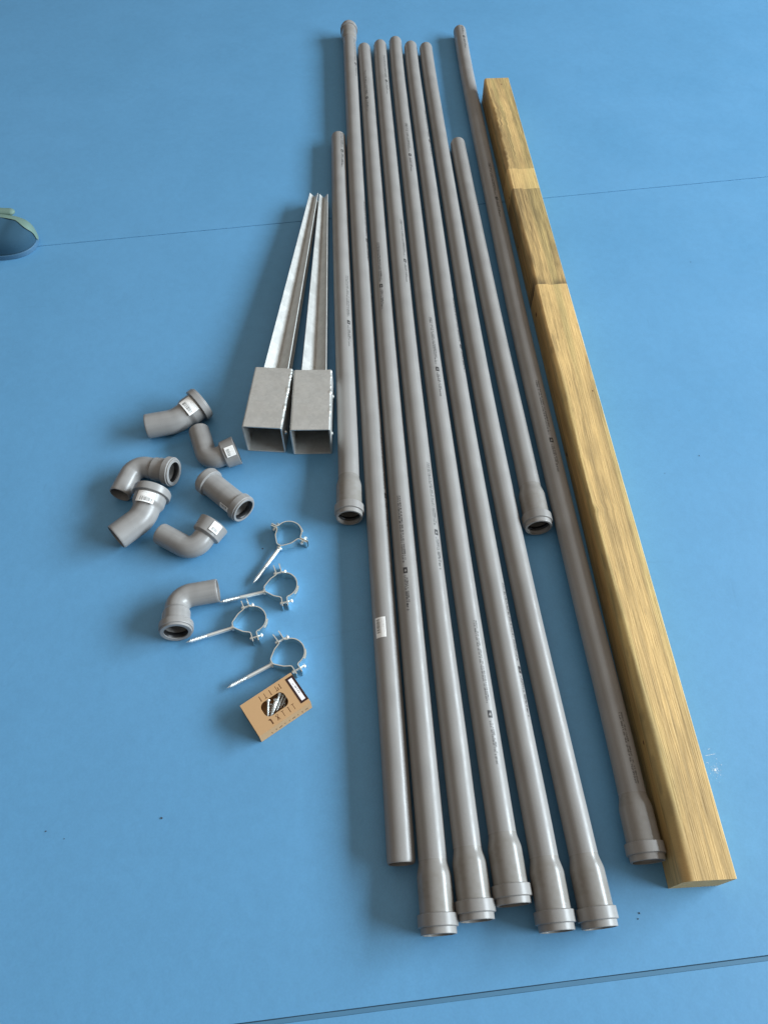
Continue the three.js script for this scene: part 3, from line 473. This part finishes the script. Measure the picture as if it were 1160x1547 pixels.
// ---------------------------------------------------------------- cardboard box of screws
{
  const at = [-0.1687, 0, -0.3897], turn = 0.626, w = 0.0925, d = 0.0590, h = 0.0285, t = 0.0007;
  const box = thing('screw_box', 'small brown cardboard box of screws with an oval window and framed label', 'box', at, turn);
  const kraft = (c, W, H, seed) => { c.fillStyle = '#bc956a'; c.fillRect(0, 0, W, H); const R = rng(seed); for (let i = 0; i < W * H / 60; i++) { const l = R(); c.fillStyle = l < 0.5 ? `rgba(120,80,40,${R() * 0.10})` : `rgba(235,205,160,${R() * 0.10})`; c.fillRect(R() * W, R() * H, 1 + R() * 7, 1 + R() * 2); } };
  const ink = '#5a3512';
  const scr = (c, x, y, H, kind, up) => { c.save(); c.translate(x, y); c.scale(1.8, up ? -1.15 : 1.15); c.fillStyle = c.strokeStyle = ink; c.lineWidth = 5;
    if (kind === 0) { c.fillRect(-3, 0, 7, H); c.fillRect(-7, 0, 14, 6); } else if (kind === 1) { c.fillRect(-2.5, 0, 5, H); c.fillRect(-14, 0, 28, 5); c.fillRect(-6, 5, 12, 5); } else if (kind === 2) { c.fillRect(-6, H * 0.2, 13, H * 0.8); c.beginPath(); c.moveTo(-22, 0); c.lineTo(4, 0); c.lineTo(6, H * 0.3); c.lineTo(-6, H * 0.3); c.closePath(); c.fill(); }
    else { c.beginPath(); c.arc(0, 16, 12, 0, 6.3); c.stroke(); c.beginPath(); c.moveTo(0, 26); c.lineTo(-12, H); c.moveTo(0, 26); c.lineTo(12, H); c.moveTo(0, 26); c.lineTo(0, H); c.stroke(); } c.restore(); };
  const topTex = canvasTex(925, 590, (c, W, H) => { kraft(c, W, H, 301);
    [[0.335, 0], [0.43, 1], [0.53, 0], [0.645, 1], [0.72, 0]].forEach(([a, k]) => scr(c, a * W, H * 0.235, 80, k, true)); scr(c, 0.675 * W, H * 0.225, 40, 0, true);
    [[0.296, 2], [0.415, 3], [0.525, 1], [0.635, 0], [0.725, 1]].forEach(([a, k]) => scr(c, a * W, H * 0.765, 85, k, false)); });
  const sideTex = canvasTex(925, 285, (c, W, H) => { kraft(c, W, H, 302); c.fillStyle = ink; const R = rng(303); for (let i = 0; i < 9; i++) { const x = W * (0.22 + i * 0.085); c.save(); c.translate(x, H * 0.5 + R() * 20); const l = 30 + R() * 50; c.fillRect(-5, 0, 10, l); if (i % 2) c.fillRect(-18, 0, 36, 9); if (i % 3 === 2) { c.fillRect(-26, 20, 14, l - 20); c.fillRect(12, 14, 14, l - 20); } c.restore(); } });
  const plainTex = canvasTex(590, 285, (c, W, H) => kraft(c, W, H, 304));
  const card = (map) => new THREE.MeshStandardMaterial({ map, roughness: 0.82 });
  const panel = (name, sh, map, pw, ph, place) => { const g = new THREE.ExtrudeGeometry(sh, { depth: t, bevelEnabled: false, curveSegments: 10 }), u = g.attributes.uv; for (let i = 0; i < u.count; i++) u.setXY(i, u.getX(i) / pw + 0.5, u.getY(i) / ph + 0.5); place(g); return part(name, g, card(map), box); };
  const rect = (a, b) => new THREE.Shape([[-a / 2, -b / 2], [a / 2, -b / 2], [a / 2, b / 2], [-a / 2, b / 2]].map((p) => new THREE.Vector2(...p)));
  const top = rect(w, d), hw = 0.0208, hd = 0.0132, r = 0.0092, hole = new THREE.Path(), k = 0.5523 * r, cx = -0.0012, cy = 0;
  hole.moveTo(cx - hw + r, cy - hd); hole.lineTo(cx + hw - r, cy - hd); hole.bezierCurveTo(cx + hw - r + k, cy - hd, cx + hw, cy - hd + r - k, cx + hw, cy - hd + r); hole.lineTo(cx + hw, cy + hd - r); hole.bezierCurveTo(cx + hw, cy + hd - r + k, cx + hw - r + k, cy + hd, cx + hw - r, cy + hd); hole.lineTo(cx - hw + r, cy + hd); hole.bezierCurveTo(cx - hw + r - k, cy + hd, cx - hw, cy + hd - r + k, cx - hw, cy + hd - r); hole.lineTo(cx - hw, cy - hd + r); hole.bezierCurveTo(cx - hw, cy - hd + r - k, cx - hw + r - k, cy - hd, cx - hw + r, cy - hd);
  top.holes.push(hole);
  panel('top_panel', top, topTex, w, d, (g) => g.rotateX(-Math.PI / 2).translate(0, h - t, 0));
  panel('bottom_panel', rect(w - 0.001, d - 0.001), plainTex, w, d, (g) => g.rotateX(-Math.PI / 2).translate(0, 0.0002, 0));
  panel('side_panel', rect(w, h - t - 0.001), sideTex, w, h, (g) => g.translate(0, h / 2, d / 2 - t));
  panel('side_panel', rect(w, h - t - 0.001), sideTex, w, h, (g) => g.rotateY(Math.PI).translate(0, h / 2, -d / 2 + t));
  panel('end_panel', rect(d - 2 * t - 0.0002, h - t - 0.001), plainTex, d, h, (g) => g.rotateY(Math.PI / 2).translate(w / 2 - t, h / 2, 0));
  panel('end_panel', rect(d - 2 * t - 0.0002, h - t - 0.001), plainTex, d, h, (g) => g.rotateY(-Math.PI / 2).translate(-w / 2 + t, h / 2, 0));
  // framed paper label folded over the end
  const lab = canvasTex(135, 490, (c, W, H) => { c.fillStyle = '#2a0d0a'; c.fillRect(0, 0, W, H); c.fillStyle = '#f4eeee'; c.fillRect(34, 36, W - 68, H - 72); c.save(); c.translate(W / 2, H / 2); c.rotate(-Math.PI / 2); c.fillStyle = '#6f706c'; c.font = 'bold 40px sans-serif'; c.textAlign = 'center'; c.textBaseline = 'middle'; c.fillText('4,8 x 80', -8, 6); c.font = '24px sans-serif'; c.fillText('mm', 105, -6); c.restore(); });
  const lm = new THREE.MeshStandardMaterial({ map: lab, roughness: 0.5 });
  part('label', new THREE.PlaneGeometry(0.0135, 0.048).rotateX(-Math.PI / 2).translate(w / 2 - 0.0068, h + 0.0003, -0.0006), lm, box, 'white label with a dark frame');
  const lend = new THREE.MeshStandardMaterial({ color: 0xe9e3e2, roughness: 0.5 });
  part('label_flap', new THREE.PlaneGeometry(0.048, 0.017).rotateY(Math.PI / 2).translate(w / 2 + 0.0003, h - 0.0088, -0.0006), lend, box);
  // the screws inside, seen through the window
  const Y = (x, z) => { const c = Math.cos(turn), s = Math.sin(turn); return [at[0] + x * c + z * s, at[2] - x * s + z * c]; };
  const inside = [['leftmost bright screw standing steeply in the box window', -0.0150, 0.001, 1.02, 0.0212, 0.0021], ['thick pale screw second from the left in the box window', -0.0080, 0.005, 0.74, 0.0215, 0.0027], ['screw with visible thread in the middle of the box window', 0.0010, -0.001, 0.68, 0.0217, 0.0025], ['slim shadowed screw right of centre in the box window', 0.0092, -0.001, 0.62, 0.0195, 0.0021], ['dark screw at the right edge of the box window', 0.0175, -0.002, 0.55, 0.0165, 0.0021], ['deeper screw lying crosswise under the others in the box window', -0.001, -0.003, 0.2, 0.0085, 0.0022], ['deeper screw lying lower left under the others in the box', -0.011, 0.006, 1.2, 0.0080, 0.0022], ['deeper screw lying lower right under the others in the box', 0.012, 0.004, 0.95, 0.0082, 0.0022]];
  inside.forEach(([label, x, z, a, y, r], i) => {
    const [X, Z] = Y(x, z), L = 0.034, s = thing('wood_screw', label, 'screw', [X, y, Z], turn + a, 'screws in the cardboard box');
    const g = screwGeo(L, r, i === 1 ? 0.012 : 0.002, 0.0021, 0.006, 14, 0.72); g.translate(L / 2, 0, 0); part('threaded_shank', g, M.plated, s);
    const head = new THREE.LatheGeometry([[0, 0.0014], [r * 1.5, 0.0012], [r * 1.9, 0.0004], [r, -0.0024], [0, -0.0024]].map(([p, q]) => new THREE.Vector2(p, q)), 16); head.rotateZ(-Math.PI / 2); head.translate(L / 2, 0, 0); part('head', head, M.plated, s);
  });
}

// ---------------------------------------------------------------- shoe at the left edge
{
  const root = thing('shoe', 'dark blue shoe with pale green trim, its toe at the left edge', 'shoe', [-0.992, 0, -1.552], 0.06);
  // local: toe towards +x, plan outline of half width w(x)
  const halfW = (x) => { const t = clamp((x + 0.135) / 0.275, 0, 1.005); return 0.058 * Math.pow(Math.max(0, 1 - Math.pow(Math.abs(t - 0.62) / 0.385, 3.2)), 0.5) * (0.86 + 0.18 * t); };
  const top = (x) => { const t = clamp((x + 0.135) / 0.275); return t > 0.55 ? 0.076 - 0.014 * smooth(0.55, 1, t) : 0.076 + 0.026 * smooth(0.55, 0.15, t); };
  const shell = (x0, x1, a0, a1, off, yb, fold, n = 40, m = 28) => {
    const pos = [], idx = [], uv = [];
    for (let i = 0; i <= n; i++) { const x = x0 + (x1 - x0) * Math.sin(i / n * Math.PI / 2), w = halfW(x), H = top(x) * Math.pow(clamp(w / 0.056), 0.36);
      for (let k = 0; k <= m; k++) { const aEnd = typeof a1 === 'function' ? a1(x) : a1, a = a0 + (aEnd - a0) * k / m, f = fold ? 0.0022 * Math.sin(x * 150 + a * 2.2) * Math.sin(a) * smooth(0.14, 0.05, x) : 0; pos.push(x + off * smooth(0.1, 0.1414, x), yb + Math.max(0, (H - yb + off + f)) * Math.pow(Math.sin(a), 0.75), -(w + off) * Math.cos(a)); uv.push(x * 20, k / m * 3); } }
    for (let i = 0; i < n; i++) for (let k = 0; k < m; k++) { const a = i * (m + 1) + k, b = a + m + 1; idx.push(a, a + 1, b, b, a + 1, b + 1); }
    const g = new THREE.BufferGeometry(); g.setAttribute('position', new THREE.Float32BufferAttribute(pos, 3)); g.setAttribute('uv', new THREE.Float32BufferAttribute(uv, 2)); g.setIndex(idx); g.computeVertexNormals(); return g;
  };
  const weave = dataTex(128, 128, (u, v) => 0.5 + 0.35 * Math.sin(u * 200) * Math.sin(v * 200), false);
  const fabric = new THREE.MeshStandardMaterial({ color: new THREE.Color().setRGB(0.013, 0.058, 0.10), roughness: 0.85, side: THREE.DoubleSide, bumpMap: weave, bumpScale: 0.0003 });
  const trim = new THREE.MeshStandardMaterial({ color: new THREE.Color().setRGB(0.125, 0.20, 0.165), roughness: 0.7, side: THREE.DoubleSide });
  const rubber = new THREE.MeshStandardMaterial({ color: new THREE.Color().setRGB(0.05, 0.13, 0.22), roughness: 0.6 });
  part('upper', shell(-0.134, 0.14137, 0, Math.PI, 0, 0.014, true, 60), fabric, root);
  part('toe_trim', shell(-0.02, 0.14137, 0.0, (x) => 1.40 + 0.55 * smooth(0.105, 0.1414, x), 0.0022, 0.008, false, 70, 24), trim, root, 'pale green trim around the toe');
  const out = []; for (let i = 0; i <= 40; i++) { const x = -0.134 + 0.2750 * Math.sin(i / 40 * Math.PI / 2); out.push([x, halfW(x) + 0.0005]); }
  const sh = new THREE.Shape([...out.map(([x, w]) => new THREE.Vector2(x, w)), ...out.reverse().map(([x, w]) => new THREE.Vector2(x, -w))]);
  const sg = new THREE.ExtrudeGeometry(sh, { depth: 0.009, bevelEnabled: true, bevelSize: 0.0015, bevelThickness: 0.0015, bevelSegments: 2 }); sg.rotateX(-Math.PI / 2); sg.translate(0, 0.0016, 0); part('sole', sg, rubber, root);
  const tab = new THREE.CapsuleGeometry(0.011, 0.06, 4, 12); tab.rotateZ(Math.PI / 2); tab.scale(1, 0.6, 1); tab.rotateZ(-0.1); tab.translate(0.060, 0.066, -0.042); part('strap', tab, trim, root, 'green strap over the instep');
}

renderer.render(scene, camera);
